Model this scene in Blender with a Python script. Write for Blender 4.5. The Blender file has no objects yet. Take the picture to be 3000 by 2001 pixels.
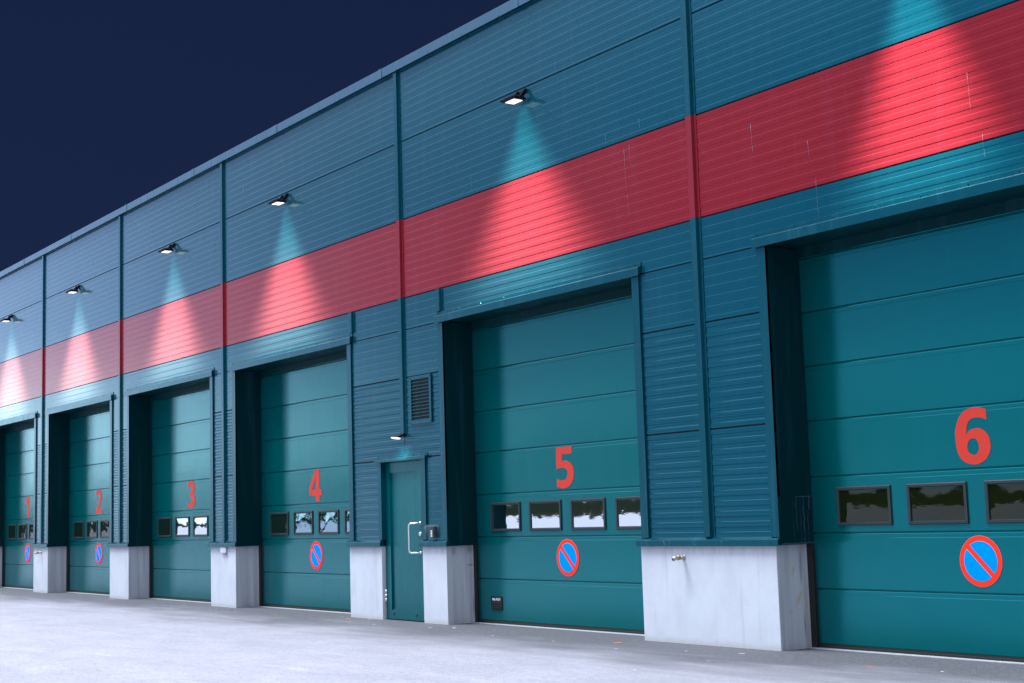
import bpy, bmesh, math, random
from mathutils import Vector, Matrix
random.seed(7)
R = math.radians
scene = bpy.context.scene
COL = scene.collection

# ------------------------------------------------------------------ helpers
class MB:
    """collects geometry in local coordinates; .mesh(name, mats) makes a mesh datablock"""
    def __init__(s): s.v = []; s.f = []; s.m = []; s.sm = []
    def add(s, vs, fs, mat=0, smooth=False):
        o = len(s.v); s.v += [tuple(v) for v in vs]
        for f in fs: s.f.append([i + o for i in f]); s.m.append(mat); s.sm.append(smooth)
    def box(s, x0, x1, y0, y1, z0, z1, mat=0, bev=0.0):
        if bev <= 0:
            vs = [(x, y, z) for z in (z0, z1) for y in (y0, y1) for x in (x0, x1)]
            s.add(vs, [(0, 2, 3, 1), (4, 5, 7, 6), (0, 1, 5, 4), (2, 6, 7, 3), (0, 4, 6, 2), (1, 3, 7, 5)], mat); return
        bm = bmesh.new(); bmesh.ops.create_cube(bm, size=1)
        for v in bm.verts:
            v.co = Vector(((x0 + x1) / 2 + v.co.x * (x1 - x0), (y0 + y1) / 2 + v.co.y * (y1 - y0), (z0 + z1) / 2 + v.co.z * (z1 - z0)))
        bmesh.ops.bevel(bm, geom=bm.edges[:], offset=bev, segments=2, affect='EDGES', profile=0.6)
        bm.verts.index_update()
        s.add([v.co[:] for v in bm.verts], [[v.index for v in f.verts] for f in bm.faces], mat); bm.free()
    def sheet(s, prof, x0, x1, mat=0, smooth=False):
        """open profile [(y,z)...] running upward, extruded along x, facing -y"""
        n = len(prof)
        s.add([(x0, y, z) for y, z in prof] + [(x1, y, z) for y, z in prof],
              [(i, n + i, n + i + 1, i + 1) for i in range(n - 1)], mat, smooth)
    def prism_x(s, prof, x0, x1, mat=0):
        """closed profile [(y,z)] extruded along x with end caps"""
        n = len(prof)
        s.add([(x0, y, z) for y, z in prof] + [(x1, y, z) for y, z in prof],
              [(i, n + i, n + (i + 1) % n, (i + 1) % n) for i in range(n)] + [list(range(n)), list(range(2 * n - 1, n - 1, -1))], mat)
    def prism_z(s, prof, z0, z1, mat=0):
        n = len(prof)
        s.add([(x, y, z0) for x, y in prof] + [(x, y, z1) for x, y in prof],
              [(i, (i + 1) % n, n + (i + 1) % n, n + i) for i in range(n)] + [list(range(n - 1, -1, -1)), list(range(n, 2 * n))], mat)
    def tube(s, pts, r, n=10, mat=0, caps=True):
        pts = [Vector(p) for p in pts]; rs = r if isinstance(r, (list, tuple)) else [r] * len(pts)
        rings = []
        up = None
        for i, p in enumerate(pts):
            t = ((pts[i + 1] if i + 1 < len(pts) else p) - (pts[i - 1] if i else p)).normalized()
            if up is None:
                a = Vector((0, 0, 1)) if abs(t.z) < .9 else Vector((1, 0, 0)); up = (a - t * a.dot(t)).normalized()
            else: up = (up - t * up.dot(t)).normalized()
            b = t.cross(up)
            rings.append([p + (up * math.cos(2 * math.pi * k / n) + b * math.sin(2 * math.pi * k / n)) * rs[i] for k in range(n)])
        vs = [v for rg in rings for v in rg]; fs = []
        for i in range(len(pts) - 1):
            for k in range(n): fs.append((i * n + k, i * n + (k + 1) % n, (i + 1) * n + (k + 1) % n, (i + 1) * n + k))
        if caps: fs += [list(range(n - 1, -1, -1)), list(range((len(pts) - 1) * n, len(pts) * n))]
        s.add(vs, fs, mat, True)
    def screw(s, x, y, z, r=.008, mat=0):
        """little hex screw head standing proud towards -y"""
        n = 6; vs = [(x + r * math.cos(2 * math.pi * k / n), y, z + r * math.sin(2 * math.pi * k / n)) for k in range(n)]
        vs += [(x + r * .6 * math.cos(2 * math.pi * k / n), y - .006, z + r * .6 * math.sin(2 * math.pi * k / n)) for k in range(n)]
        s.add(vs, [(k, (k + 1) % n, n + (k + 1) % n, n + k) for k in range(n)] + [list(range(n, 2 * n))], mat)
    def fill(s, loops, y, mat=0):
        """filled flat outline(s) in the xz plane at depth y (holes = further loops)"""
        bm = bmesh.new(); es = []
        for lp in loops:
            vs = [bm.verts.new((p[0], y, p[1])) for p in lp]
            for i in range(len(vs)): es.append(bm.edges.new((vs[i], vs[(i + 1) % len(vs)])))
        bmesh.ops.triangle_fill(bm, edges=es, use_beauty=True, use_dissolve=False)
        bmesh.ops.recalc_face_normals(bm, faces=bm.faces[:])
        bm.normal_update()
        for f in bm.faces:
            if f.normal.y > 0: f.normal_flip()
        bm.verts.index_update()
        s.add([v.co[:] for v in bm.verts], [[v.index for v in f.verts] for f in bm.faces], mat); bm.free()
    def mesh(s, name, mats):
        me = bpy.data.meshes.new(name); me.from_pydata(s.v, [], s.f)
        for m in (mats if isinstance(mats, (list, tuple)) else [mats]): me.materials.append(m)
        me.polygons.foreach_set('material_index', s.m); me.polygons.foreach_set('use_smooth', s.sm)
        me.update(); return me

WLOC = {}
def link(name, data, parent=None, loc=(0, 0, 0), rot=None):
    """loc is a world position; parents are never rotated"""
    o = bpy.data.objects.new(name, data); COL.objects.link(o)
    loc = Vector(loc); WLOC[o.name] = loc.copy()
    if parent is not None:
        o.parent = parent; o.location = loc - WLOC[parent.name]
    else: o.location = loc
    if rot: o.rotation_euler = rot
    return o
def tag(o, label=None, cat=None, group=None, kind=None):
    for k, v in (('label', label), ('category', cat), ('group', group), ('kind', kind)):
        if v: o[k] = v
    return o

# ------------------------------------------------------------------ node helpers / materials
def newmat(name):
    m = bpy.data.materials.new(name); m.use_nodes = True
    nt = m.node_tree; nt.nodes.clear()
    out = nt.nodes.new('ShaderNodeOutputMaterial'); p = nt.nodes.new('ShaderNodeBsdfPrincipled')
    nt.links.new(p.outputs[0], out.inputs[0]); return m, nt, p
def N(nt, t, **k):
    n = nt.nodes.new(t)
    for a, b in k.items(): setattr(n, a, b)
    return n
def L(nt, a, b): nt.links.new(a, b)
def setin(nt, sock, v):
    if hasattr(v, 'is_linked') or hasattr(v, 'links'): nt.links.new(v, sock)
    else: sock.default_value = v
def math_(nt, op, a, b=None, c=None, clamp=False):
    n = N(nt, 'ShaderNodeMath', operation=op); n.use_clamp = clamp
    for i, v in enumerate((a, b, c)):
        if v is not None: setin(nt, n.inputs[i], v)
    return n.outputs[0]
def sstep(nt, v, a, b, lo=0.0, hi=1.0):
    n = N(nt, 'ShaderNodeMapRange', interpolation_type='SMOOTHSTEP')
    setin(nt, n.inputs[0], v); n.inputs[1].default_value = a; n.inputs[2].default_value = b
    n.inputs[3].default_value = lo; n.inputs[4].default_value = hi; return n.outputs[0]
def noise(nt, vec, scale, detail=4, rough=.55, dist=0.0):
    n = N(nt, 'ShaderNodeTexNoise'); n.inputs['Scale'].default_value = scale
    n.inputs['Detail'].default_value = detail; n.inputs['Roughness'].default_value = rough
    n.inputs['Distortion'].default_value = dist
    if vec is not None: L(nt, vec, n.inputs['Vector'])
    return n.outputs['Fac']
def mapping(nt, scale=(1, 1, 1), loc=(0, 0, 0), rot=(0, 0, 0), src=None):
    if src is None: src = N(nt, 'ShaderNodeNewGeometry').outputs['Position']
    m = N(nt, 'ShaderNodeMapping'); L(nt, src, m.inputs[0])
    m.inputs['Scale'].default_value = scale; m.inputs['Location'].default_value = loc; m.inputs['Rotation'].default_value = rot
    return m.outputs[0]
def mixc(nt, f, a, b, blend='MIX'):
    n = N(nt, 'ShaderNodeMix', data_type='RGBA', blend_type=blend)
    setin(nt, n.inputs[0], f)
    for i, v in ((6, a), (7, b)):
        if isinstance(v, (tuple, list)): n.inputs[i].default_value = (*v[:3], 1)
        else: L(nt, v, n.inputs[i])
    return n.outputs[2]
def bump(nt, h, strength, dist=.01, normal=None):
    b = N(nt, 'ShaderNodeBump'); b.inputs['Strength'].default_value = strength; b.inputs['Distance'].default_value = dist
    L(nt, h, b.inputs['Height'])
    if normal is not None: L(nt, normal, b.inputs['Normal'])
    return b.outputs[0]

def painted_metal(name, col, rough=.3, tint=(.35, .8, 1), spec=.5, wav=.35, fine=0.0, dirt=.25, dirtcol=(.03, .12, .17), ior=1.5, haze=0.0):
    m, nt, p = newmat(name)
    pos = mapping(nt)
    big = noise(nt, mapping(nt, (.9, .9, 1.6)), 1.0, 3)
    streak = noise(nt, mapping(nt, (7, 7, .5)), 1.0, 5, .6)
    spots = noise(nt, pos, 46, 2)
    c = mixc(nt, math_(nt, 'MULTIPLY', sstep(nt, streak, .5, .8), dirt), col, dirtcol)
    c = mixc(nt, math_(nt, 'MULTIPLY', sstep(nt, spots, .70, .76), .5 * dirt), c, (.10, .22, .28))
    L(nt, c, p.inputs['Base Color'])
    p.inputs['IOR'].default_value = ior
    p.inputs['Sheen Weight'].default_value = haze; p.inputs['Sheen Roughness'].default_value = .35; p.inputs['Sheen Tint'].default_value = (.86, .93, 1, 1)   # sheen put in to whiten the lamp beams and far wall
    p.inputs['Specular IOR Level'].default_value = spec
    p.inputs['Specular Tint'].default_value = (*tint, 1)
    L(nt, sstep(nt, streak, .3, .8, rough * .85, rough * 1.25), p.inputs['Roughness'])
    nrm = bump(nt, big, wav, .012)
    nrm = bump(nt, noise(nt, mapping(nt, (1.2, 1.2, 9)), 1.0, 2), wav * .5, .004, nrm)
    if fine > 0:
        w = N(nt, 'ShaderNodeTexWave', wave_type='BANDS', bands_direction='DIAGONAL')
        w.inputs['Scale'].default_value = 62; w.inputs['Distortion'].default_value = .6; w.inputs['Detail'].default_value = 1
        L(nt, pos, w.inputs['Vector'])
        nrm = bump(nt, w.outputs['Fac'], fine, .0012, nrm)
    else:
        nrm = bump(nt, noise(nt, pos, 260, 2), .06, .001, nrm)
    L(nt, nrm, p.inputs['Normal'])
    return m

def plain(name, col, rough=.5, metal=0.0, spec=.5, var=.15, bscale=90, bst=.1):
    m, nt, p = newmat(name)
    n = noise(nt, mapping(nt), 14, 5)
    c = mixc(nt, n, tuple(x * (1 - var) for x in col), tuple(min(1, x * (1 + var)) for x in col))
    L(nt, c, p.inputs['Base Color']); p.inputs['Metallic'].default_value = metal
    p.inputs['Roughness'].default_value = rough; p.inputs['Specular IOR Level'].default_value = spec
    L(nt, bump(nt, noise(nt, mapping(nt), bscale, 3), bst, .002), p.inputs['Normal'])
    return m

M = {}
M['blue'] = painted_metal('blue_cladding', (.0, .050, .072), .15, (.02, .60, 1), spec=.7, wav=.2, dirt=.08, haze=.10)
M['red'] = painted_metal('red_cladding', (.205, .012, .020), .17, (.4, .10, .15), spec=.45, wav=.2, haze=.095, dirtcol=(.2, .03, .06))
M['trim'] = painted_metal('blue_trim', (.001, .044, .060), .24, (.06, .64, 1), spec=.7, wav=.12)
M['redtrim'] = painted_metal('red_trim', (.21, .014, .022), .26, (.5, .2, .3), wav=.12, dirtcol=(.2, .03, .06))
M['fascia'] = painted_metal('roof_trim', (.02, .08, .13), .30, (.55, .8, 1), spec=.9, wav=.12)
M['reveal'] = painted_metal('dark_reveal', (.001, .026, .030), .45, (.3, .8, 1), spec=.15, wav=.08)  # darker than the trim: shade of the recess put into the colour
M['door'] = painted_metal('green_door', (.0, .082, .086), .13, (.06, .80, 1), spec=1.0, wav=.16, fine=.08, dirt=.12, dirtcol=(.01, .10, .13), ior=1.62)
M['steel_door'] = painted_metal('green_entrance', (.0, .078, .090), .26, (.1, .85, 1), spec=.7, wav=.04, dirt=.03)
M['core'] = plain('wall_core', (.01, .014, .018), .8)
M['rubber'] = plain('rubber_seal', (.008, .010, .008), .7)
M['frame'] = plain('window_frame', (.013, .022, .024), .5)
M['black'] = plain('black_lamp', (.004, .005, .006), .5, spec=.25)
M['dark'] = plain('vent_dark', (.004, .006, .008), .8)
M['chrome'] = plain('brushed_steel', (.78, .78, .8), .28, .85, var=.05, bscale=400, bst=.03)
M['brass'] = plain('brass', (.52, .33, .09), .35, .8)
M['zinc'] = plain('zinc_pipe', (.5, .52, .53), .45, .6)
M['numred'] = plain('red_number', (.62, .035, .018), .5, spec=.35, var=.06)
M['signred'] = plain('sign_red', (1.0, .05, .022), .8, spec=.0, var=.03)
M['signblue'] = plain('sign_blue', (.0, .30, 1.0), .8, spec=.0, var=.03)
M['signline'] = plain('sign_white', (.9, .45, .6), .6, spec=.2)
M['dropping'] = plain('bird_dropping', (.18, .21, .26), .8, var=.5)
M['white'] = plain('white_print', (.8, .85, .88), .6)
M['leaf'] = plain('dry_leaf', (.62, .22, .07), .7, var=.4)
M['chip'] = plain('pale_chip', (.5, .5, .52), .8)
M['sill'] = plain('threshold_concrete', (.36, .38, .42), .85, var=.3)

def pane(name, base, metal, spec, seed, wob):
    m, nt, p = newmat(name)
    p.inputs['Base Color'].default_value = (*base, 1); p.inputs['Metallic'].default_value = metal
    p.inputs['Roughness'].default_value = .03; p.inputs['Specular IOR Level'].default_value = spec
    n = bump(nt, noise(nt, mapping(nt, (1, 1, 1), (seed, seed * 2, 0)), 5.5, 1, .4, .3), wob, .03)
    n = bump(nt, noise(nt, mapping(nt, (1, 1, 2.4), (seed, 0, seed)), 26, 1, .4), wob * .25, .006, n)
    L(nt, n, p.inputs['Normal']); return m
M['mirror'] = pane('reflecting_pane', (.72, .8, .86), 1.0, .5, 3.0, .045)
M['mirror_teal'] = pane('wavy_pane', (.26, .42, .50), 1.0, .5, 8.0, .22)
M['mirror_bulge'] = pane('bulging_pane', (.74, .82, .88), 1.0, .5, 6.0, .12)
M['glass_green'] = pane('olive_pane', (.006, .011, .003), .0, .45, 5.0, .06)
M['glass_dark'] = pane('dark_pane', (.006, .016, .012), .0, .5, 1.0, .15)

# painted concrete of the plinths
m, nt, p = newmat('plinth_concrete'); M['concrete'] = m
pos = mapping(nt)
streak = noise(nt, mapping(nt, (9, 9, .35)), 1.0, 5, .6)
blot = noise(nt, mapping(nt, (1, 1, .6)), 3.2, 6, .6)
pores = N(nt, 'ShaderNodeTexVoronoi'); pores.inputs['Scale'].default_value = 26; L(nt, pos, pores.inputs['Vector'])
porer = noise(nt, pos, 9, 1)
c = mixc(nt, sstep(nt, blot, .3, .75), (.61, .66, .73), (.53, .57, .63))
c = mixc(nt, math_(nt, 'MULTIPLY', sstep(nt, streak, .55, .70), .45), c, (.45, .44, .50))
fs = noise(nt, mapping(nt, (24, 24, .5)), 1.0, 3, .5)
c = mixc(nt, math_(nt, 'MULTIPLY', sstep(nt, fs, .66, .74), .25), c, (.40, .40, .42))
pm = math_(nt, 'MULTIPLY', math_(nt, 'LESS_THAN', pores.outputs['Distance'], .11), math_(nt, 'GREATER_THAN', porer, .58))
c = mixc(nt, math_(nt, 'MULTIPLY', pm, .6), c, (.2, .2, .22))
g = N(nt, 'ShaderNodeNewGeometry'); sx = N(nt, 'ShaderNodeSeparateXYZ'); L(nt, g.outputs['Position'], sx.inputs[0])
# grime running down from the sill and splashed up from the pavement, with ragged edges of its own
zt = math_(nt, 'ADD', sx.outputs[2], math_(nt, 'MULTIPLY', math_(nt, 'SUBTRACT', fs, .5), .35))
c = mixc(nt, math_(nt, 'MULTIPLY', sstep(nt, zt, .80, .95), .28), c, (.34, .33, .33))
zb = math_(nt, 'ADD', sx.outputs[2], math_(nt, 'MULTIPLY', math_(nt, 'SUBTRACT', blot, .5), .16))
c = mixc(nt, math_(nt, 'MULTIPLY', sstep(nt, zb, .07, .0), .5), c, (.40, .40, .36))
# returns (side faces) are bare weathered concrete
sn = N(nt, 'ShaderNodeSeparateXYZ'); L(nt, g.outputs['True Normal'], sn.inputs[0])
side = math_(nt, 'GREATER_THAN', math_(nt, 'ABSOLUTE', sn.outputs[0]), .7)
yst = noise(nt, mapping(nt, (3, 14, .45)), 1.0, 4, .6)
cs = mixc(nt, sstep(nt, yst, .42, .74), (.64, .65, .69), (.44, .45, .46))
cs = mixc(nt, math_(nt, 'MULTIPLY', sstep(nt, noise(nt, mapping(nt, (2, 11, .4), (7, 3, 1)), 1.0, 3), .66, .74), .7), cs, (.55, .40, .20))
cs = mixc(nt, math_(nt, 'MULTIPLY', pm, .5), cs, (.16, .16, .17))
c = mixc(nt, math_(nt, 'MULTIPLY', side, .8), c, cs)
def blob(cx_, cy_, cz_, ry, rz, ang, soft=.5):
    v = N(nt, 'ShaderNodeVectorMath', operation='SUBTRACT'); L(nt, g.outputs['Position'], v.inputs[0]); v.inputs[1].default_value = (cx_, cy_, cz_)
    mp = N(nt, 'ShaderNodeVectorRotate', rotation_type='X_AXIS'); L(nt, v.outputs[0], mp.inputs['Vector']); mp.inputs['Angle'].default_value = ang
    sc = N(nt, 'ShaderNodeVectorMath', operation='MULTIPLY'); L(nt, mp.outputs[0], sc.inputs[0]); sc.inputs[1].default_value = (12, 1 / ry, 1 / rz)
    ln = N(nt, 'ShaderNodeVectorMath', operation='LENGTH'); L(nt, sc.outputs[0], ln.inputs[0])
    d_ = math_(nt, 'ADD', ln.outputs['Value'], math_(nt, 'MULTIPLY', math_(nt, 'SUBTRACT', blot, .5), 1.2))
    return sstep(nt, d_, 1.0, 1.0 - soft)
for a_ in ((-9.25, .20, .69, .030, .10, .35), (-9.25, .25, .44, .035, .13, .5), (-9.25, .33, .36, .02, .06, .2), (-9.25, .14, .33, .05, .016, 0)):
    c = mixc(nt, math_(nt, 'MULTIPLY', blob(*a_, .95), .75), c, (.60, .50, .27))
for a_ in ((-9.25, .29, .72, .022, .20, .02, .8), (-9.25, .31, .20, .016, .16, .0, .8), (-14.64, .10, .85, .06, .09, 0, .9), (-14.64, .33, .86, .08, .08, 0, .9), (-14.64, .33, .68, .06, .02, 0), (-14.64, .37, .20, .03, .2, 0, .9)):
    c = mixc(nt, math_(nt, 'MULTIPLY', blob(*a_), .6), c, (.22, .23, .23))
L(nt, c, p.inputs['Base Color']); p.inputs['Roughness'].default_value = .85; p.inputs['Specular IOR Level'].default_value = .25
L(nt, bump(nt, noise(nt, pos, 60, 6, .65), .25, .004), p.inputs['Normal'])

# pavement
m, nt, p = newmat('asphalt'); M['asphalt'] = m
pos = mapping(nt)
sx = N(nt, 'ShaderNodeSeparateXYZ'); L(nt, pos, sx.inputs[0])
grain = noise(nt, pos, 95, 3, .7)
vor = N(nt, 'ShaderNodeTexVoronoi'); vor.inputs['Scale'].default_value = 70; L(nt, pos, vor.inputs['Vector'])
mid = noise(nt, mapping(nt, (.7, 1.3, 1)), 1.6, 6, .62)
brush = noise(nt, mapping(nt, (.55, 3.2, 1), (0, 0, 0), (0, 0, R(9))), 1.2, 6, .65)
big = noise(nt, mapping(nt, (.25, .5, 1)), 1.0, 4, .55)
c = mixc(nt, sstep(nt, mid, .32, .7), (.44, .45, .535), (.54, .545, .645))
c = mixc(nt, math_(nt, 'MULTIPLY', sstep(nt, brush, .54, .8), .6), c, (.84, .82, .90))
# damp, dirty asphalt along the building, plus the wall's shade painted in; ragged outline
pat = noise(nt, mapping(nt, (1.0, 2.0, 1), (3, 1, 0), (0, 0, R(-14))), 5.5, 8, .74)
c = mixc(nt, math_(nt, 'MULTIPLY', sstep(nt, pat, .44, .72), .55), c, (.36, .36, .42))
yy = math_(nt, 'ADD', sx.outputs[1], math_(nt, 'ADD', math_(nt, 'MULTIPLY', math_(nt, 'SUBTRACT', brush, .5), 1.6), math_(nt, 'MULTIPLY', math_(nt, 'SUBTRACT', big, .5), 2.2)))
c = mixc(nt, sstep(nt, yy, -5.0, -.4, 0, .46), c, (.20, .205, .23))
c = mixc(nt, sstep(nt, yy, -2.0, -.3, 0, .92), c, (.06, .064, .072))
spk = noise(nt, mapping(nt, (1, 1.6, 1), (5, 2, 0)), 15, 5, .85)
c = mixc(nt, math_(nt, 'MULTIPLY', sstep(nt, spk, .46, .66), .5), c, (.20, .20, .23))
c = mixc(nt, math_(nt, 'MULTIPLY', sstep(nt, grain, .42, .72), .6), c, (.12, .125, .14))
c = mixc(nt, math_(nt, 'MULTIPLY', math_(nt, 'LESS_THAN', vor.outputs['Distance'], .16), .4), c, (.70, .69, .72))
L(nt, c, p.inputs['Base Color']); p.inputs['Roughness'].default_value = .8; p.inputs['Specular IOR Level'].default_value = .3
agg = noise(nt, mapping(nt, (1, 1.5, 1)), 30, 4, .75)
L(nt, bump(nt, math_(nt, 'ADD', math_(nt, 'ADD', grain, agg), math_(nt, 'MULTIPLY', vor.outputs['Distance'], .6)), .7, .010), p.inputs['Normal'])

def emit(name, col, st):
    m = bpy.data.materials.new(name); m.use_nodes = True; nt = m.node_tree; nt.nodes.clear()
    o = nt.nodes.new('ShaderNodeOutputMaterial'); e = nt.nodes.new('ShaderNodeEmission')
    e.inputs[0].default_value = (*col, 1); e.inputs[1].default_value = st; nt.links.new(e.outputs[0], o.inputs[0]); return m
M['lens'] = emit('lit_lens', (1, .99, .97), 1.7)

m, nt, p = newmat('clear_plastic'); M['clear'] = m
p.inputs['Base Color'].default_value = (.85, .95, 1, 1); p.inputs['Roughness'].default_value = .04
p.inputs['Transmission Weight'].default_value = 0.0; p.inputs['Alpha'].default_value = .06; p.inputs['Specular IOR Level'].default_value = .25

def stain(name, col, seed, scale=(1, 1, 1), th=.5):
    m, nt, p = newmat(name)
    tc = N(nt, 'ShaderNodeTexCoord'); sx = N(nt, 'ShaderNodeSeparateXYZ'); L(nt, tc.outputs['Generated'], sx.inputs[0])
    return m
# ------------------------------------------------------------------ layout numbers (metres; x along the wall, -y towards the viewer)
D = .405                                             # depth of the door recess
DOORS = [(-32.162, '1', True), (-27.685, '2', True), (-23.19, '3', False), (-18.71, '4', True), (-12.813, '5', True), (-7.42, '6', True)]
HW = 1.765
ALL = [-41.1, -36.63] + [d[0] for d in DOORS] + [-2.05]
STRIPS = [-38.85, -34.38, -29.885, -25.41, -20.915, -15.54, -10.095, -4.70, .75]
X0, X1 = -43.3, 3.2
ROWS = [.985, 1.985, 2.985, 3.982, 4.976, 5.975, 6.95]
LZ = 3.56                                            # lintel underside
MDX0, MDX1 = -16.16, -15.13                          # entrance door opening

house = link('warehouse', None, None, (-20, 0, 0))
tag(house, 'long blue metal clad warehouse with red band, numbered green doors and pale concrete plinths', 'warehouse')

def part(name, mb, mats, loc=None, label=None, parent=None):
    o = link(name, mb.mesh(name, mats), parent or house, loc or WLOC[house.name])
    # geometry was given in world coordinates: shift it to the object's own origin
    off = WLOC[o.name]
    for v in o.data.vertices: v.co -= off
    if label: o['label'] = label
    return o

# ---- cladding: micro-ribbed sandwich panels
def rib_profile(za, zb, lo, hi, fine=False):
    dep = .0030 if za < 2.5 and not fine else .0012
    bw = .0014 if za < 2.5 and not fine else .00016
    """profile of one panel from za to zb (seam gap at its top), clipped to lo..hi"""
    pitch = .0945; pts = [(.012, za), (.0, za + .006)]
    z = za + .095 - pitch
    ribs = []
    zz = zb - .055
    while zz > za + .05: ribs.append(zz); zz -= pitch
    ribs.reverse()
    # recessed flat below each dark line, proud flat above it
    def flat(y, a, b, bow):
        n = 4
        return [(y - bow * (1 - (2 * k / n - 1) ** 2), a + (b - a) * k / n) for k in range(n + 1)]
    out = [(.016, za), (.0, za + .004)]
    prev = za + .006
    for r in ribs:
        lt = r - .047                                 # light line (upward step) below this recess
        if lt > prev + .01: out += flat(.0, prev, lt - .002, bw)
        out += flat(dep, lt + .002, r - .0015, bw)
        prev = r + .001
    out += flat(.0, prev, zb - .012, bw) + [(.016, zb - .010)]
    out = [q for q in out if lo - 1e-6 <= q[1] <= hi + 1e-6]
    return out
blue, red = MB(), MB()
ed = [X0] + STRIPS + [X1]
spans = list(zip(ed[:-1], ed[1:]))
for i in range(3, 6):
    for a, b in spans:
        (red if i == 3 else blue).sheet(rib_profile(ROWS[i], ROWS[i + 1], ROWS[i], ROWS[i + 1]), a + .006, b - .006)
# above the doors, up to the red band
for a, b in spans: blue.sheet(rib_profile(ROWS[2], ROWS[3], LZ + .02, ROWS[3]), a + .006, b - .006)
# piers between the doors
piers = []
for l, r in zip(ALL[:-1], ALL[1:]):
    piers.append((l + HW, r - HW))
piers = [(X0, ALL[0] - HW)] + piers + [(ALL[-1] + HW, X1)]
for a, b in piers:
    cuts = [a] + [s for s in STRIPS if a < s < b] + [b]
    for c0, c1 in zip(cuts[:-1], cuts[1:]):
        segs = [(c0 + .004, c1 - .004, None)]
        for i in range(3):
            za, zb = ROWS[i], ROWS[i + 1]; hi = min(zb, LZ + .02)
            if a < -15.6 < b:                         # the pier with the entrance door
                zl = 1.985
                for s0, s1 in ((c0 + .004, min(c1, MDX0 - .02)), (max(c0, MDX1 + .04), c1 - .004)):
                    if s1 > s0: blue.sheet(rib_profile(za, zb, za, min(hi, zl), s0 > MDX1), s0, s1)
                if zb > zl: blue.sheet(rib_profile(za, zb, max(za, zl), hi), c0 + .004, c1 - .004)
            else:
                blue.sheet(rib_profile(za, zb, za, hi), c0 + .004, c1 - .004)
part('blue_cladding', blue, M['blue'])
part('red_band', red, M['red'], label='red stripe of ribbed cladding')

# ---- structural core behind the sheets, roof and rear
core = MB()
core.box(X0, X1, .02, D + .04, LZ + .015, 6.9)
for a, b in piers:
    if a < -15.6 < b:
        core.box(a + .05, MDX0, .02, D + .04, .92, LZ + .015); core.box(MDX1, b - .05, .02, D + .04, .92, LZ + .015)
        core.box(MDX0, MDX1, .02, D + .04, 1.99, LZ + .015)
        core.box(MDX0, MDX1, .2, D + .04, 0, 1.99)
    else: core.box(a + .05, b - .05, .02, D + .04, .92, LZ + .015)
core.box(X0, X0 + .2, D + .04, 24, 0, 6.9); core.box(X1 - .2, X1, D + .04, 24, 0, 6.9); core.box(X0, X1, 24, 24.2, 0, 6.9)
part('wall_core', core, M['core'])
rf = MB(); rf.box(X0, X1, .0, 24.2, 6.952, 6.99)
part('roof', rf, M['fascia'])
fa = MB()
xs = [X0 + 3.05 * k for k in range(int((X1 - X0) / 3.05) + 1)] + [X1]
for a, b in zip(xs[:-1], xs[1:]):
    fa.prism_x([(-.006, 6.935), (-.050, 6.892), (-.058, 6.892), (-.060, 7.004), (-.056, 7.010), (.40, 7.028), (.40, 6.995), (-.006, 6.995)], a + .0015, b - .0015)
    fa.prism_x([(-.0605, 6.888), (-.0635, 6.888), (-.0635, 7.013), (.40, 7.034), (.40, 7.030), (-.0605, 7.0105)], b - .05, b + .03)
    k = a + .4
    while k < b: fa.screw(k, -.0602, 6.903, .006); k += .76
part('roof_fascia', fa, M['fascia'])

# ---- vertical cover strips over the panel joints
def strip(mb, xc, z0, z1):
    mb.prism_z([(xc - .075, .0), (xc - .075, -.006), (xc - .047, -.006), (xc - .040, -.034), (xc + .036, -.034), (xc + .044, -.006), (xc + .075, -.006), (xc + .075, .0)], z0, z1)
    z = z0 + .06
    while z < z1 - .02:
        for dx in (-.061, .061): mb.screw(xc + dx, -.006, z, .0075)
        z += .62
for s in STRIPS:
    zlow = 2.29 if s == -15.54 else .992
    over = any(abs(s - d) < HW for d in ALL)
    if over: zlow = LZ + .12
    a = MB(); strip(a, s, zlow, ROWS[3] + .004); part('cover_strip', a, M['trim'], (s, 0, zlow))
    a = MB(); strip(a, s, ROWS[4] + .003, 6.93); part('cover_strip', a, M['trim'], (s, 0, ROWS[4]))
    a = MB(); strip(a, s, ROWS[3] + .006, ROWS[4] + .001)
    part('cover_strip', a, M['redtrim'], (s, 0, ROWS[3]), label='red section of the joint cover strip')
# short strips above two door corners
for s in (-16.82, -14.65):
    a = MB(); strip(a, s, LZ + .14, ROWS[3] - .012); part('cover_strip', a, M['trim'], (s, 0, 3.7), label='short cover strip above a door corner')

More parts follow.
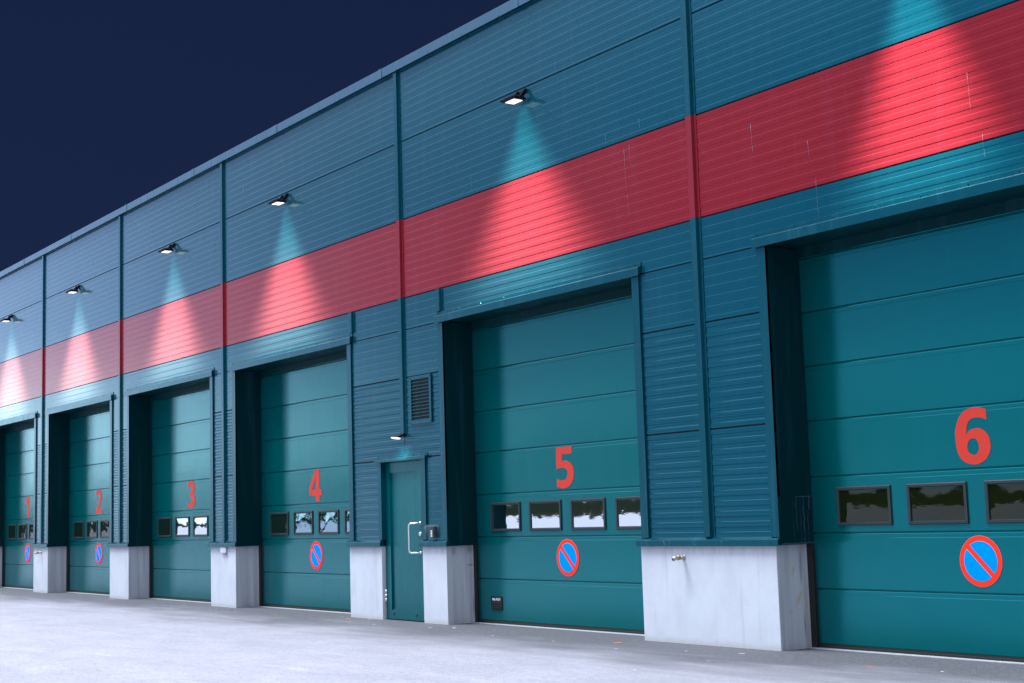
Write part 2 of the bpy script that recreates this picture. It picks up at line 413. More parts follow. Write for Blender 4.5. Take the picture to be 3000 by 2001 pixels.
# ---- door surrounds
for cx in ALL:
    l, r = cx - HW, cx + HW
    a = MB()
    # header flashing
    a.prism_x([(0, LZ + .14), (-.010, LZ + .135), (-.010, LZ + .098), (-.046, LZ + .085), (-.050, LZ + .08), (-.050, LZ), (-.044, LZ), (-.040, LZ + .01), (0, LZ + .03)], l - .14, r + .14)
    x = l - .1
    while x < r + .13: a.screw(x, -.010, LZ + .117, .008); x += .46
    part('header_flashing', a, M['trim'], (cx, 0, LZ))
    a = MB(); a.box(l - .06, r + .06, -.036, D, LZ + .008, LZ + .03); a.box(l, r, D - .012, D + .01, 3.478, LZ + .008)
    part('header_soffit', a, M['reveal'], (cx, .2, LZ))  # dark reveal paint here stands in for the lintel's shade
    for sgn, xj in ((-1, l), (1, r)):
        a = MB()
        xo = xj + sgn * .105
        for z0, z1, pr in ((.985, 1.325, .0015), (1.322, LZ, .0)):
            a.box(min(xj, xo), max(xj, xo), -.022 - pr, .004, z0, z1)
        z = 1.03
        while z < LZ - .05:
            n = len(a.v); a.screw(0, 0, 0, .008)
            for i in range(n, len(a.v)):              # screws sit on the outer side face
                vx, vy, vz = a.v[i]; a.v[i] = (xo - sgn * (vy), -.009 + vx * .8, z + vz)
            z += .52
        part('corner_trim', a, M['trim'], (xj, 0, .985))
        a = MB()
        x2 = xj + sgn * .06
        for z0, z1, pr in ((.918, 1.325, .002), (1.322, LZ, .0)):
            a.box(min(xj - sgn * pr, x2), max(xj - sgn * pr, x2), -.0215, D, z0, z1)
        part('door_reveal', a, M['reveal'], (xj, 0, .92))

# ---- plinths and sills
PL = []
for a, b in piers:
    if a < -15.6 < b: PL += [(a - .05, MDX0), (MDX1 - .045, b + .05)]
    else: PL.append((a - .045, b - .07))
PL = [(a, -14.639) if abs(b + 14.53) < .1 else (a, b) for a, b in PL]
for a, b in PL:
    q = MB(); q.box(a, b, .0, D + .06, -.05, .912, bev=.008)
    part('plinth', q, M['concrete'], ((a + b) / 2, 0, 0))
    q = MB()
    q.prism_x([(0.012, .990), (-.004, .988), (-.040, .964), (-.042, .960), (-.042, .906), (-.036, .906), (-.034, .914), (0.012, .914)], a - .022, b + (.03 if abs(b - MDX0) < .01 else .065))
    for x in (a + .02, b - .02): q.screw(x, -.042, .93, .006)
    part('sill_flashing', q, M['trim'], ((a + b) / 2, 0, .91))

# ---- sectional doors
ZS = [.04, .52, 1.007, 1.503, 2.0, 2.49, 2.98, 3.472, 3.75]
def door_mesh():
    b = MB()
    for z0, z1 in zip(ZS[:-1], ZS[1:]):
        b.sheet([(.014, z0 + .0005), (.003, z0 + .002), (.0, z0 + .006), (.0, z1 - .050), (.002, z1 - .047), (.002, z1 - .016), (.004, z1 - .010), (.008, z1 - .006), (.016, z1 - .0045)], -HW, HW)
    b.box(-HW - .07, HW + .07, .02, .06, .0, 3.9)
    return b.mesh('overhead_door', M['door'])
def seal_mesh():
    b = MB()
    b.box(-HW, HW, -.010, .02, .0, .028, bev=.006); b.box(-HW, HW, -.004, .018, .029, .041)
    for s in (-1, 1): b.box(min(s * HW, s * (HW + .075)), max(s * HW, s * (HW + .075)), -.028, .018, 0, .93)
    return b.mesh('rubber_seal', M['rubber'])
def winframe_mesh():
    b = MB(); w, h, t = .2985, .1675, .031
    b.prism_x([(.004, -h), (-.010, -h), (-.014, -h + .006), (-.014, -h + t - .006), (.004, -h + t)], -w, w)
    b.prism_x([(.004, h - t), (-.014, h - t + .006), (-.014, h - .006), (-.010, h), (.004, h)], -w, w)
    for s in (-1, 1): b.prism_z([(s * w, .004), (s * w, -.0135), (s * (w - t + .004), -.0135), (s * (w - t), .004)][::s], -h + t * .5, h - t * .5)
    return b.mesh('window_frame', M['frame'])
def pane_mesh(mat, bow):
    b = MB(); w, h, n = .266, .135, 14
    vs = []; fs = []
    for j in range(n + 1):
        for i in range(n + 1):
            u, v = 2 * i / n - 1, 2 * j / n - 1
            vs.append((u * w, -.002 - bow * (1 - u ** 2) * (1 - v ** 2), v * h))
    for j in range(n):
        for i in range(n): q = j * (n + 1) + i; fs.append((q, q + 1, q + n + 2, q + n + 1))
    b.add(vs, fs, 0, True); return b.mesh('window_pane', mat)

def smooth_loop(pts, corner=48, n=5):
    P = [Vector((a, b)) for a, b in pts]; k = len(P); out = []
    def ang(i):
        d0, d1 = P[i] - P[i - 1], P[(i + 1) % k] - P[i]
        return abs(math.degrees(d0.angle(d1)))
    cor = [ang(i) > corner for i in range(k)]
    def tan(i):
        return (P[(i + 1) % k] - P[i - 1]).normalized()
    for i in range(k):
        j = (i + 1) % k; a, b = P[i], P[j]; ln = (b - a).length
        ch = (b - a).normalized()
        if cor[i] and cor[j]: out.append(a); continue
        ta = ch if cor[i] else tan(i); tb = ch if cor[j] else tan(j)
        for s in range(n):
            t = s / n; h = (2 * t ** 3 - 3 * t * t + 1, t ** 3 - 2 * t * t + t, -2 * t ** 3 + 3 * t * t, t ** 3 - t * t)
            out.append(a * h[0] + ta * ln * h[1] + b * h[2] + tb * ln * h[3])
    return [(v.x, v.y) for v in out]
DIG = {
 '6': [[(0.144, 0.212), (0.072, 0.233), (-0.002, 0.231), (-0.074, 0.206), (-0.125, 0.154), (-0.154, 0.09), (-0.165, 0.029), (-0.163, -0.045), (-0.15, -0.115), (-0.119, -0.17), (-0.066, -0.205), (-0.007, -0.218), (0.058, -0.211), (0.11, -0.185), (0.145, -0.146), (0.165, -0.09), (0.163, -0.037), (0.145, 0.013), (0.107, 0.05), (0.053, 0.068), (0.002, 0.062), (-0.036, 0.044), (-0.059, 0.023), (-0.051, 0.075), (-0.035, 0.116), (0.0, 0.145), (0.056, 0.152), (0.101, 0.145), (0.144, 0.129)],
       [(0.006, -0.011), (0.033, -0.018), (0.049, -0.042), (0.058, -0.08), (0.05, -0.114), (0.027, -0.138), (-0.001, -0.143), (-0.032, -0.131), (-0.05, -0.105), (-0.054, -0.066), (-0.043, -0.036), (-0.023, -0.017)]],
 '5': [[(-0.15, 0.225), (0.136, 0.225), (0.136, 0.146), (-0.047, 0.146), (-0.047, 0.071), (0.021, 0.073), (0.079, 0.058), (0.13, 0.024), (0.157, -0.022), (0.161, -0.072), (0.151, -0.121), (0.119, -0.169), (0.064, -0.21), (0.004, -0.225), (-0.056, -0.227), (-0.15, -0.211), (-0.15, -0.12), (-0.086, -0.137), (-0.027, -0.139), (0.015, -0.126), (0.041, -0.095), (0.048, -0.063), (0.039, -0.031), (0.016, -0.014), (-0.031, -0.004), (-0.085, -0.004), (-0.15, -0.014)]],
 '4': [[(-0.005, 0.229), (0.129, 0.229), (0.129, -0.053), (0.194, -0.053), (0.194, -0.134), (0.129, -0.134), (0.129, -0.220), (0.01, -0.220), (0.01, -0.134), (-0.186, -0.134), (-0.186, -0.026)], [(0.022, 0.126), (0.022, -0.054), (-0.098, -0.054)]],
 '3': [[(-0.136, 0.215), (-0.07, 0.234), (-0.001, 0.238), (0.086, 0.222), (0.138, 0.184), (0.157, 0.122), (0.146, 0.077), (0.122, 0.044), (0.093, 0.025), (0.141, -0.01), (0.169, -0.06), (0.168, -0.116), (0.139, -0.165), (0.081, -0.198), (-0.016, -0.212), (-0.09, -.209), (-0.148, -0.196), (-0.148, -0.114), (-0.1, -.124), (-0.044, -0.126), (0.024, -0.118), (0.053, -0.087), (0.044, -0.049), (0.006, -0.021), (-0.076, -0.019), (-0.076, 0.053), (-0.013, 0.054), (0.031, 0.073), (0.041, 0.111), (0.027, 0.142), (-0.031, 0.152), (-0.136, 0.130)]],
 '2': [[(-0.156, 0.203), (-.08, .226), (0.006, 0.231), (0.075, .22), (0.125, 0.185), (0.150, 0.121), (0.138, 0.05), (0.075, -0.04), (-0.004, -0.136), (0.169, -0.136), (0.169, -0.221), (-0.165, -0.221), (-0.165, -0.146), (-0.045, -0.029), (0.02, 0.051), (0.042, 0.105), (0.007, 0.143), (-0.061, 0.15), (-0.152, 0.118)]],
 '1': [[(-0.058, 0.235), (0.061, 0.235), (0.061, -0.215), (-0.061, -0.215), (-0.061, 0.104), (-0.160, 0.068), (-0.193, 0.141)]],
}
def digit_mesh(ch):
    b = MB(); b.fill([smooth_loop(l) for l in DIG[ch]], 0.0); return b.mesh('painted_number', M['numred'])
def sign_mesh():
    b = MB(); n = 72; r = .2
    def ringp(rr): return [(rr * math.cos(2 * math.pi * k / n), rr * math.sin(2 * math.pi * k / n)) for k in range(n)]
    b.fill([ringp(r + .0012)], -.0006, 2); b.fill([ringp(r)], -.0014, 0)
    hw, ri = .0215, .158
    for sgn in (1, -1):
        for grow, y, mat in ((.0009, -.0024, 2), (0, -.0036, 1)):
            R_ = ri + grow; w = hw - grow
            t0 = math.asin(w / R_)
            pts = [(R_ * math.cos(t0 + (math.pi - 2 * t0) * k / 40), R_ * math.sin(t0 + (math.pi - 2 * t0) * k / 40)) for k in range(41)]
            ca, sa = math.cos(R(-45)), math.sin(R(-45))
            pts = [(x, y_ * sgn) for x, y_ in pts]
            b.fill([[(x * ca - y_ * sa, x * sa + y_ * ca) for x, y_ in pts]], y, mat)
    return b.mesh('no_parking_sign', [M['signred'], M['signblue'], M['signline']])
DM, SM, FM, NM = door_mesh(), seal_mesh(), winframe_mesh(), sign_mesh()
PMESH = {k: pane_mesh(M[k], bw) for k, bw in (('mirror', .0011), ('mirror_teal', .0030), ('glass_green', .0025), ('mirror_bulge', .0055), ('glass_dark', .002))}
PANES = {'1': ['glass_dark'] * 4, '2': ['glass_dark'] * 4, '3': ['glass_dark', 'mirror_bulge', 'mirror_bulge', 'mirror_bulge'],
         '4': ['glass_dark', 'mirror_teal', 'mirror_teal', 'mirror_teal'], '5': ['mirror'] * 4, '6': ['glass_green'] * 4, '': ['glass_dark'] * 4}
for cx, num, sign in DOORS + [(ALL[0], '', False), (ALL[1], '', False), (ALL[-1], '', False)]:
    d = link('overhead_door', DM, house, (cx, D, 0))
    d['label'] = 'green sectional overhead door with red number ' + num if num else 'green sectional overhead door'
    link('rubber_seal', SM, d, (cx, D, 0))
    for k in range(4):
        wx = cx + (-1.1625 + .775 * k)
        link('window_frame', FM, d, (wx, D - .0005, 1.2325)); link('window_pane', PMESH[PANES[num][k]], d, (wx, D - .0005, 1.2325))
    if num:
        o = link('painted_number', digit_mesh(num), d, (cx, D - .003, 1.75)); o['label'] = 'red painted number ' + num
    if sign: link('no_parking_sign', NM, d, (cx, D - .003, .770))
    if num == '5':
        h = MB()
        h.box(-.1075, .1075, -.008, .0, -.080, .080, bev=.012)
        o = link('pull_handle', h.mesh('pull_handle', M['frame']), d, (-14.204, D - .001, .239)); o['label'] = 'black recessed pull handle with white lettering'
        h = MB(); h.box(-.082, .082, -.0105, -.0075, -.048, .006); h.box(-.082, .082, -.014, -.0075, -.060, -.049)
        h2 = h.mesh('handle_recess', M['dark']); link('handle_recess', h2, d, (-14.204, D - .001, .239))
        cu = bpy.data.curves.new('handle_lettering', 'FONT'); cu.body = 'ASSA ABLOY'; cu.align_x = 'CENTER'; cu.size = .034; cu.offset = .0012; cu.shear = .0
        tmp = bpy.data.objects.new('tmp', cu); COL.objects.link(tmp); bpy.context.view_layer.update()
        me = bpy.data.meshes.new_from_object(tmp.evaluated_get(bpy.context.evaluated_depsgraph_get())); bpy.data.objects.remove(tmp)
        me.transform(Matrix.Rotation(R(90), 4, 'X')); me.name = 'handle_lettering'; me.materials.clear(); me.materials.append(M['white'])
        xs_ = [v.co.x for v in me.vertices]; sc = .168 / (max(xs_) - min(xs_))
        for v in me.vertices: v.co.x *= sc; v.co.z *= 1.05
        link('handle_lettering', me, d, (-14.204, D - .0135, .272))
    t = MB(); t.box(cx - HW - .06, cx + HW + .06, D - .075, D + .05, -.03, .006, bev=.003)
    part('door_threshold', t, M['sill'], (cx, D, 0))

# ---- entrance door
YD = .055
q = MB()
q.box(MDX0 - .03, -16.135, YD, YD + .06, 0, 1.985); q.box(-15.232, MDX1 + .02, YD, YD + .06, 0, 1.985); q.box(-16.135, -15.232, YD, YD + .06, 1.952, 1.985)
part('door_frame', q, M['steel_door'], (-15.64, YD, 0))
ed_ = MB()
x0, x1, z0, z1 = -16.131, -15.236, .012, 1.948; px0, px1, pz0, pz1 = -16.015, -15.35, .122, 1.825
ed_.box(x0, px0, YD - .006, YD + .05, z0, z1); ed_.box(px1, x1, YD - .006, YD + .05, z0, z1)
ed_.box(px0, px1, YD - .006, YD + .05, z0, pz0); ed_.box(px0, px1, YD - .006, YD + .05, pz1, z1)
ed_.box(px0, px1, YD + .018, YD + .05, pz0, pz1)
for (a, b, c_, d_) in ((px0, px0 + .012, pz0, pz1), (px1 - .012, px1, pz0, pz1)): ed_.box(a, b, YD + .008, YD + .019, c_, d_)
ed_.box(px0 + .012, px1 - .012, YD + .008, YD + .019, pz0, pz0 + .014); ed_.box(px0 + .012, px1 - .012, YD + .008, YD + .019, pz1 - .014, pz1)
entr = part('entrance_door', ed_, M['steel_door'], (-15.68, YD, 0), label='narrow green entrance door with steel pull handle')
h = MB()
xh, yb = -15.295, YD - .006
yo = yb - .075
pts = [(xh, yb, 1.187), (xh - .05, yb - .045, 1.187), (xh - .085, yo - .006, 1.186), (xh - .105, yo - .018, 1.172), (xh - .11, yo - .02, 1.145),
       (xh - .11, yo - .02, .868), (xh - .105, yo - .018, .842), (xh - .085, yo - .006, .828), (xh - .05, yb - .045, .827), (xh, yb, .827)]
h.tube(pts, .0125, 12)
for z in (1.187, .827): h.tube([(xh, yb + .001, z), (xh, yb - .008, z)], [.021, .021], 14)
part('pull_handle', h, M['chrome'], (xh, yb, 1.0), parent=entr)
h = MB(); h.tube([(xh + .005, yb, 1.055), (xh + .005, yb - .012, 1.055), (xh + .005, yb - .013, 1.055)], [.027, .027, .017], 18)
part('lock_cylinder', h, M['chrome'], (xh, yb, 1.055), parent=entr)
for z in (1.72, 1.41, .29):
    h = MB()
    for k, (a, b) in enumerate(((-.075, -.027), (-.025, .025), (.027, .075))): h.tube([(-16.142, YD - .012, z + a), (-16.142, YD - .012, z + b)], .0115, 10)
    part('hinge', h, M['chrome'], (-16.142, YD, z), parent=entr)
for x in (-15.965, -15.42):
    h = MB(); h.tube([(x, YD - .006, .078), (x, YD - .013, .078)], [.016, .012], 10); part('rubber_stop', h, M['rubber'], (x, YD, .078), parent=entr)
q = MB()
q.box(-16.188, -16.108, -.022, .05, .99, 1.965); q.box(-15.150, -15.045, -.022, .05, .99, 1.965)
q.prism_x([(0, 2.036), (-.010, 2.034), (-.012, 2.002), (-.046, 1.996), (-.050, 1.992), (-.050, 1.960), (-.044, 1.960), (-.040, 1.966), (.05, 1.966), (.05, 1.985), (0, 1.985)], -16.225, -15.0)
for k in range(5): q.screw(-16.18 + k * .285, -.012, 2.017, .009)
part('door_surround', q, M['trim'], (-15.6, 0, 1))

# ---- ventilation grille
q = MB(); gx0, gx1, gz0, gz1, t = -15.369, -14.868, 2.388, 2.975, .042
q.box(gx0, gx0 + t, -.022, .0, gz0, gz1); q.box(gx1 - t, gx1, -.022, .0, gz0, gz1)
q.box(gx0 + t, gx1 - t, -.022, .0, gz0, gz0 + t); q.box(gx0 + t, gx1 - t, -.022, .0, gz1 - t, gz1)
for x in (gx0 + .02, gx1 - .02):
    for z in (gz0 + .02, gz1 - .02): q.screw(x, -.022, z, .011)
gr = part('vent_grille', q, M['trim'], ((gx0 + gx1) / 2, 0, gz0), label='louvred ventilation grille')
q = MB(); q.box(gx0 + t, gx1 - t, -.004, -.001, gz0 + t, gz1 - t); part('vent_opening', q, M['dark'], ((gx0 + gx1) / 2, 0, gz0), parent=gr)
q = MB()
for k in range(12):
    z = gz0 + t + .002 + k * (gz1 - gz0 - 2 * t) / 12
    q.prism_x([(-.019, z), (-.019, z + .006), (-.014, z + .010), (-.005, z + .014), (-.005, z + .008)], gx0 + t, gx1 - t)
part('louvre_slats', q, M['trim'], ((gx0 + gx1) / 2, 0, gz0), parent=gr)

# ---- weathering marks that belong to the building
def dribble(x, z, ln, w, y=-.0045, n=9, blob=True, mat='dropping'):
    b = MB(); L_, R_ = [], []
    for k in range(n + 1):
        t = k / n; ww = .3 * w * (1.0 if (k == 0 and not blob) else (1.6 if k == 1 and blob else .25 + .55 * random.random())) * (.25 if k in (0, n) else 1)
        xx = x + random.uniform(-.0012, .0012) + t * .012
        L_.append((xx - ww, z - ln * t)); R_.append((xx + ww, z - ln * t))
    b.fill([L_ + R_[::-1]], y); return part('dropping_streak', b, M[mat], (x, 0, z), label='pale bird dropping streak')
for a in ((-11.39, 5.11, .12, .006), (-10.85, 5.14, .10, .008), (-11.10, 4.90, .46, .005), (-11.02, 4.92, .20, .005), (-11.07, 4.42, .25, .004), (-9.30, 4.72, .28, .007), (-8.62, 4.40, .18, .006),
          (-8.55, 4.05, .35, .004), (-6.93, 4.55, .30, .003), (-6.83, 4.04, .20, .003), (-18.85, 6.55, .10, .012), (-20.15, 6.35, .12, .012), (-13.9, 5.2, .18, .004), (-26.3, 5.9, .1, .014), (-12.2, 6.1, .12, .004), (-18.9, 6.0, .08, .01)):
    dribble(*a)
for x, w in ((-10.70, .012), (-10.62, .006)): dribble(x, .957, .045, w, -.0432)
for x, w in ((-15.02, .008), (-15.06, .007), (-30.45, .02), (-30.35, .02), (-16.96, .01), (-9.9, .006)): dribble(x, .957, .05, w, -.0432)
def side_streak(xf, y, z, ln, w, mat):
    b = MB(); n = 8; pl, pr = [], []
    for k in range(n + 1):
        t = k / n; ww = w * (.3 + .7 * random.random()); yy = y + .006 * math.sin(k * 2.1)
        pl.append((yy - ww, z - ln * t)); pr.append((yy + ww, z - ln * t))
    lp = pl + pr[::-1]; nn = len(lp)
    b.add([(xf, p_[0], p_[1]) for p_ in lp], [(k, k + 1, nn - 2 - k, nn - 1 - k) for k in range(n)]); return b
M['lime'] = plain('lime_streak', (.035, .08, .11), .8, var=.7)
M['ochre'] = plain('ochre_smudge', (.62, .50, .26), .85, var=.2)
b = MB(); xf = -7.42 - HW + .0025
for y, z, ln, w in ((.20, 1.33, .30, .004), (.25, 1.33, .40, .003), (.29, 1.33, .39, .008), (.36, 1.33, .12, .008), (.34, 1.2, .27, .004), (.16, 1.3, .36, .002)):
    s_ = side_streak(xf, y, z, ln, w, None); b.add(s_.v, s_.f)
b.box(xf - .001, xf + .0005, .20, .39, 1.327, 1.335); b.box(xf - .001, xf + .0005, .0, .40, .918, .928)
part('lime_streak', b, M['lime'], (xf, .2, 1.1), label='white lime streaks on the dark reveal')
ground_z = 0.0

# ------------------------------------------------------------------ floodlights
def flood_parts():
    P = {}
    b = MB()
    b.box(-.075, .075, -.008, .0, -.022, .022, bev=.003)                     # wall bar
    for s in (-1, 1):
        x0_, x1_ = (s * .075 - .004, s * .075 + .004)
        b.prism_x([(-.001, .018), (-.001, -.018), (-.088, -.118), (-.112, -.118), (-.112, -.090), (-.030, .018)], x0_, x1_)
        b.tube([(s * .070, -.098, -.104), (s * .094, -.098, -.104)], .016, 12)
    P['bracket'] = b.mesh('bracket', M['black'])
    b = MB(); b.box(-.118, .118, -.205, -.045, -.125, -.096, bev=.008)
    for k in range(9): b.box(-.10, .10, -.19 + k * .016, -.184 + k * .016, -.097, -.074)
    b.box(-.06, .06, -.085, -.046, -.10, -.062, bev=.006)
    b.prism_x([(-.205, -.126), (-.235, -.112), (-.235, -.106), (-.205, -.112)], -.118, .118)   # front visor lip
    P['lamp_head'] = b.mesh('lamp_head', M['black'])
    b = MB(); b.box(-.085, .085, -.185, -.068, -.131, -.1235, bev=.003)
    P['lens'] = b.mesh('lens', M['lens'])
    return P
FP = flood_parts()

def wall_light(name, loc, power, hmax, halfw, soft, rise, y0, col=(1, .95, .84)):
    """a point source in the lamp head with the asymmetric beam of a wall-washing luminaire"""
    ld = bpy.data.lights.new(name, 'POINT'); ld.energy = power; ld.color = col; ld.shadow_soft_size = .05
    ld.use_nodes = True; nt = ld.node_tree; nt.nodes.clear()
    out = N(nt, 'ShaderNodeOutputLight'); em = N(nt, 'ShaderNodeEmission'); L(nt, em.outputs[0], out.inputs[0])
    ge = N(nt, 'ShaderNodeNewGeometry'); s = N(nt, 'ShaderNodeSeparateXYZ'); L(nt, ge.outputs['Incoming'], s.inputs[0])
    dz = math_(nt, 'MAXIMUM', math_(nt, 'MULTIPLY', s.outputs[2], -1), .001)
    ty = math_(nt, 'DIVIDE', math_(nt, 'MAXIMUM', s.outputs[1], .0005), dz)       # towards the wall / down
    tx = math_(nt, 'MAXIMUM', math_(nt, 'SUBTRACT', math_(nt, 'DIVIDE', math_(nt, 'ABSOLUTE', s.outputs[0]), dz), math_(nt, 'MULTIPLY', math_(nt, 'DIVIDE', math_(nt, 'MAXIMUM', s.outputs[1], .0005), dz), .05 / .226)), 0)
    h = math_(nt, 'DIVIDE', y0, ty)                                              # throw below the lamp
    lat = sstep(nt, math_(nt, 'ABSOLUTE', tx), halfw + soft, halfw - soft)
    ver = math_(nt, 'MULTIPLY', sstep(nt, h, rise[0], rise[1]), sstep(nt, h, hmax + .55, hmax - .35))
    hm = math_(nt, 'MINIMUM', h, 4.0)
    i3 = math_(nt, 'POWER', math_(nt, 'ADD', math_(nt, 'MULTIPLY', hm, hm), y0 * y0), 1.5)
    down = math_(nt, 'GREATER_THAN', math_(nt, 'MULTIPLY', s.outputs[2], -1), .02)
    tow = math_(nt, 'GREATER_THAN', s.outputs[1], .0)
    st = math_(nt, 'MULTIPLY', math_(nt, 'MULTIPLY', lat, ver), math_(nt, 'MULTIPLY', i3, math_(nt, 'MULTIPLY', down, tow)))
    L(nt, st, em.inputs['Strength'])
    return ld
FL = [(-32.12, 'nearest the far left end, before door 1', .5), (-27.70, 'above green door 2', .5), (-22.92, 'above green door 3', .5), (-18.71, 'above green door 4', .5), (-12.81, 'above green door 5', .5), (-7.40, 'above green door 6', .29)]
FLAB = ['small black floodlight high on the wall above the door numbered 1', 'small black floodlight high on the wall above the door numbered 2', 'small black floodlight high on the wall above the door numbered 3',
        'small black floodlight high on the wall above the door numbered 4', 'black floodlight largest in view, above the door numbered 5', 'black floodlight above the door numbered 6, its beam on the red band']
BEAM = {}
for (x, _, hw), lab in zip(FL, FLAB):
    o = link('floodlight', None, None, (x, -.004, 5.925)); tag(o, lab, 'floodlight', 'floodlights along the top of the wall')
    for nm in ('bracket', 'lamp_head', 'lens'): link(nm, FP[nm], o, (x, -.004, 5.925))
    ld = wall_light('flood_beam', None, 1.0, 2.02, hw + .03, .36 if hw > .4 else .22, (-.5, .55), .226)
    ld.energy = 740
    link('flood_beam', ld, o, (x, -.230, 5.780))
# lamp over the entrance door
o = link('door_lamp', None, None, (-15.54, -.03, 2.285)); tag(o, 'small lit lamp on a short black arm above the entrance door', 'lamp')
b = MB(); b.box(-.03, .03, -.004, .02, -.035, .02, bev=.003)
for s in (-1, 1): b.prism_x([(-.0, -.0), (-.0, -.02), (-.07, -.050), (-.07, -.034)], s * .028 - .004, s * .028 + .004)
link('bracket', b.mesh('bracket', M['black']), o, (-15.54, -.03, 2.285))
b = MB(); b.tube([(0, -.095, -.030), (0, -.097, -.046)], [.055, .068], 20)
link('lamp_head', b.mesh('lamp_head', M['black']), o, (-15.54, -.03, 2.285))
b = MB(); b.tube([(0, -.097, -.0465), (0, -.0985, -.056)], [.062, .052], 20)
link('lens', b.mesh('lens', M['lens']), o, (-15.54, -.03, 2.285))
ld = bpy.data.lights.new('door_beam', 'SPOT'); ld.energy = 24; ld.spot_size = R(145); ld.spot_blend = 1.0; ld.shadow_soft_size = .07; ld.color = (1, .98, .95)
link('door_beam', ld, o, (-15.54, -.15, 2.20))

# ------------------------------------------------------------------ keypad with clear hood beside the entrance
KX = -14.875
o = link('keypad', None, None, (KX, -.0, .992)); tag(o, 'dark keypad under a clear plastic hood on the sill beside the entrance door', 'keypad')
b = MB(); b.box(-.04, .04, -.045, -.002, .012, .150, bev=.004); link('keypad_body', b.mesh('keypad_body', M['black']), o, (KX, 0, .992))
b = MB()
for k in range(5): b.box(-.028, .004, -.050, -.044, .030 + k * .0165, .041 + k * .0165, bev=.0015)
link('keys', b.mesh('keys', M['white']), o, (KX, 0, .992))
b = MB(); prof = []
n = 10
vs = []; fs = []
for j, (z, r, oy) in enumerate(((.0, .075, .0), (.08, .085, .0), (.14, .11, -.01), (.165, .10, -.01), (.175, .075, 0))):
    for k in range(n + 1):
        a_ = math.pi * k / n
        vs.append((-.02 + r * math.cos(a_), -.002 - (r * 1.15) * math.sin(a_) , z))
for j in range(4):
    for k in range(n): q_ = j * (n + 1) + k; fs.append((q_, q_ + 1, q_ + n + 2, q_ + n + 1))
fs.append([4 * (n + 1) + k for k in range(n + 1)])
b.add(vs, fs, 0, True); link('clear_hood', b.mesh('clear_hood', M['clear']), o, (KX, 0, .992))

# ------------------------------------------------------------------ pipe stubs on the plinths
def stub(x, z, lab):
    o = link('pipe_stub', None, None, (x, 0, z)); tag(o, lab, 'pipe', 'water pipe stubs on the plinths')
    b = MB(); b.tube([(0, .01, 0), (0, -.05, 0)], .018, 12); b.tube([(0, -.001, 0), (0, -.006, 0)], .028, 14); link('pipe', b.mesh('pipe', M['zinc']), o, (x, 0, z))
    b = MB(); b.tube([(0, -.05, 0), (0, -.052, 0), (0, -.078, 0), (0, -.08, 0)], [.018, .024, .024, .018], 6); link('brass_nut', b.mesh('brass_nut', M['brass']), o, (x, 0, z))
    b = MB(); b.tube([(0, -.08, 0), (0, -.115, -.004), (-.004, -.135, -.012)], [.019, .02, .02], 12); b.tube([(-.004, -.134, -.012), (-.0045, -.1365, -.013)], .014, 12, 1); link('spout', b.mesh('spout', [M['zinc'], M['dark']]), o, (x, 0, z))
stub(-10.47, .80, 'short zinc and brass pipe stub on the widest concrete plinth')
stub(-29.92, .80, 'tiny brass pipe stub on the far plinth between doors 1 and 2')
o = link('junction_box', None, None, (-20.93, 0, .86)); tag(o, 'small pale junction box under the sill of the plinth between doors 3 and 4', 'box')
b = MB(); b.box(-.10, .10, -.035, .0, -.045, .045, bev=.006); link('box_body', b.mesh('box_body', M['concrete']), o, (-20.93, 0, .86))
b = MB(); b.tube([(.05, -.018, -.04), (.05, -.018, -.075)], .011, 10); link('cable_gland', b.mesh('cable_gland', M['zinc']), o, (-20.93, 0, .86))

# ------------------------------------------------------------------ pavement and what lies on it
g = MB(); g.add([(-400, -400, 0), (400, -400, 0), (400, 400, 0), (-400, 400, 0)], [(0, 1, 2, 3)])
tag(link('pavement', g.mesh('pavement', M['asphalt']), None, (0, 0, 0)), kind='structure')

def scrap(kind, n):
    b = MB(); k = 7
    vs = [(0, 0, .006)]
    for i in range(k):
        a_ = 2 * math.pi * i / k; r = random.uniform(.6, 1.0)
        vs.append((r * math.cos(a_) * (1.5 if kind == 'leaf' else 1), r * math.sin(a_), .002 + .05 * random.random() * (1 if kind == 'leaf' else .2)))
    b.add(vs, [(0, i + 1, (i + 1) % k + 1) for i in range(k)]); return b.mesh('fallen_leaf' if kind == 'leaf' else 'paint_flake', M['leaf' if kind == 'leaf' else 'chip'])
lm = [scrap('leaf', i) for i in range(3)]; cm = [scrap('chip', i) for i in range(3)]
LEAVES = []
CHIPS = []
LEAVES = [(-14.41, -0.39), (-16.73, -0.19), (-16.32, -0.1), (-7.8, -0.53), (-11.08, -0.34), (-11.77, -0.6), (-25.4, -0.17), (-22.26, -0.12), (-16.8, -0.44), (-17.07, -0.09), (-18.51, -0.34)]
CHIPS = [(-9.37, -0.36), (-10.62, -0.74), (-9.09, -1.79), (-7.19, -0.43), (-9.94, -0.49), (-30.99, -0.36), (-21.65, -0.58), (-19.71, -0.69), (-19.67, -0.42), (-12.86, -0.58), (-14.22, -0.19), (-17.9, -1.45), (-14.11, -0.26), (-15.52, -0.49), (-9.15, -0.95)]
for i, (x, y) in enumerate(LEAVES):
    o = link('fallen_leaf', lm[i % 3], None, (x, y, .002), (0, 0, random.uniform(0, 6))); s = random.uniform(.028, .045); o.scale = (s, s, s)
    tag(o, 'small dry orange leaf lying on the pavement close to the wall', 'leaf', 'orange leaves scattered along the wall')
for i, (x, y) in enumerate(CHIPS):
    o = link('paint_flake', cm[i % 3], None, (x, y, .002), (0, 0, random.uniform(0, 6))); s = random.uniform(.014, .03); o.scale = (s * 1.3, s, s)
    tag(o, 'small pale flake lying on the dark pavement close to the wall', 'flake', 'pale flakes scattered along the wall')

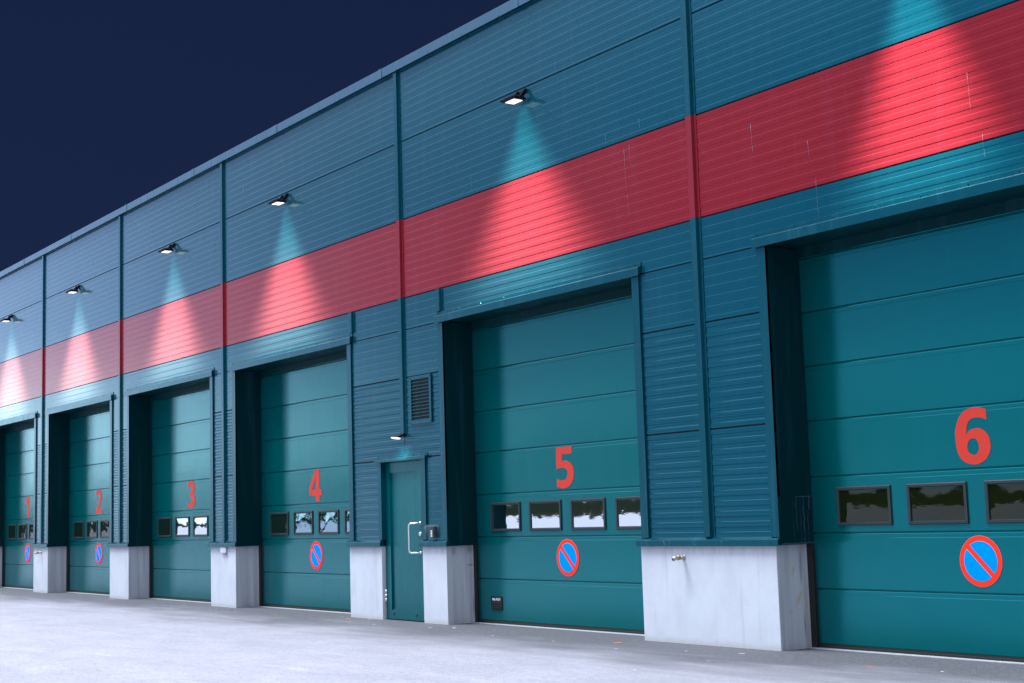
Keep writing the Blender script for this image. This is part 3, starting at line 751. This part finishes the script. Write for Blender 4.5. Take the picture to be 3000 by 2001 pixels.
# ------------------------------------------------------------------ sky: dark navy over the building, a bright overcast evening sky on the other side
w = bpy.data.worlds.new('World'); scene.world = w; w.use_nodes = True
nt = w.node_tree; nt.nodes.clear()
out = N(nt, 'ShaderNodeOutputWorld'); bg = N(nt, 'ShaderNodeBackground'); L(nt, bg.outputs[0], out.inputs[0])
tc = N(nt, 'ShaderNodeTexCoord'); s = N(nt, 'ShaderNodeSeparateXYZ'); L(nt, tc.outputs['Generated'], s.inputs[0])
X, Y, Z = s.outputs
ramp = N(nt, 'ShaderNodeValToRGB'); L(nt, Z, ramp.inputs[0])
els = ramp.color_ramp.elements
els[0].position = 0.0; els[0].color = (.50, .62, .72, 1)
els[1].position = 1.0; els[1].color = (2.1, 2.2, 2.7, 1)
for pos_, c_ in ((.05, (.88, 1.12, 1.28, 1)), (.085, (.74, .98, 1.18, 1)), (.125, (.32, .43, .70, 1)), (.24, (.36, .46, .74, 1)), (.42, (1.40, 1.50, 1.90, 1))):
    e = els.new(pos_); e.color = c_
cl = noise(nt, mapping(nt, (1.2, 1.2, 4), src=tc.outputs['Generated']), 2.2, 5, .55)
sky = mixc(nt, 1.0, ramp.outputs[0], sstep(nt, cl, .25, .75, .82, 1.15), 'MULTIPLY')
side = sstep(nt, X, .85, -.6, .5, .95)
side = math_(nt, 'ADD', side, math_(nt, 'MULTIPLY', sstep(nt, X, -.83, -.985, 0, 1.9), sstep(nt, Z, .55, .12)))
sky = mixc(nt, 1.0, sky, side, 'MULTIPLY')
# dark treeline on the horizon opposite the building
tn = noise(nt, mapping(nt, (14, 14, 2), src=tc.outputs['Generated']), 1.0, 3, .5)
tl = math_(nt, 'SUBTRACT', Z, math_(nt, 'MULTIPLY', math_(nt, 'ADD', math_(nt, 'MULTIPLY', tn, .09), -.005), sstep(nt, X, -1.0, -.6, .45, 1.0)))
sky = mixc(nt, sstep(nt, tl, .004, -.004), sky, (.022, .034, .024))
m_ = sstep(nt, Y, -.06, .16)
navy = mixc(nt, sstep(nt, math_(nt, 'ADD', Z, math_(nt, 'MULTIPLY', math_(nt, 'SUBTRACT', cl, .5), .15)), .0, .5), (.0110, .0205, .062), (.0080, .0155, .052))
fin = mixc(nt, m_, sky, navy)
L(nt, fin, bg.inputs[0]); bg.inputs[1].default_value = 1.0

sd = bpy.data.lights.new('sun', 'SUN'); sd.energy = 5.0; sd.angle = R(26); sd.color = (.93, .97, 1.0)
so = link('sun', sd, None, (-20, -20, 20))
az, el = R(-40), R(67)                                # from the left and in front of the wall
dvec = Vector((math.sin(az) * math.cos(el), -math.cos(az) * math.cos(el), math.sin(el)))
so.rotation_euler = dvec.to_track_quat('Z', 'Y').to_euler()

# ------------------------------------------------------------------ camera
cam = bpy.data.cameras.new('camera'); co = link('camera', cam)
cam.sensor_width = 36; cam.sensor_fit = 'HORIZONTAL'; cam.lens = 4275.198 / 3000 * 36; cam.clip_end = 2000; cam.clip_start = .1
rx = Vector((0.5730618119048475, 0.8189418692365699, -0.030567540752342044)); ux = Vector((0.114940989779263, -0.04338808671500778, 0.9924243259814696)); fx = Vector((-0.8114115654862805, 0.5722339458145801, 0.11899404460971812))
mw = Matrix((rx, ux, -fx)).transposed().to_4x4(); mw.translation = Vector((0, -9.289154641710784, 1.2333575168887014))
co.matrix_world = mw
scene.camera = co
scene.view_settings.view_transform = 'Standard'; scene.view_settings.look = 'None'
scene.view_settings.exposure = 0; scene.view_settings.gamma = 1
try:
    scene.cycles.use_denoising = True; scene.cycles.max_bounces = 6
    scene.cycles.sample_clamp_indirect = 6
except Exception: pass
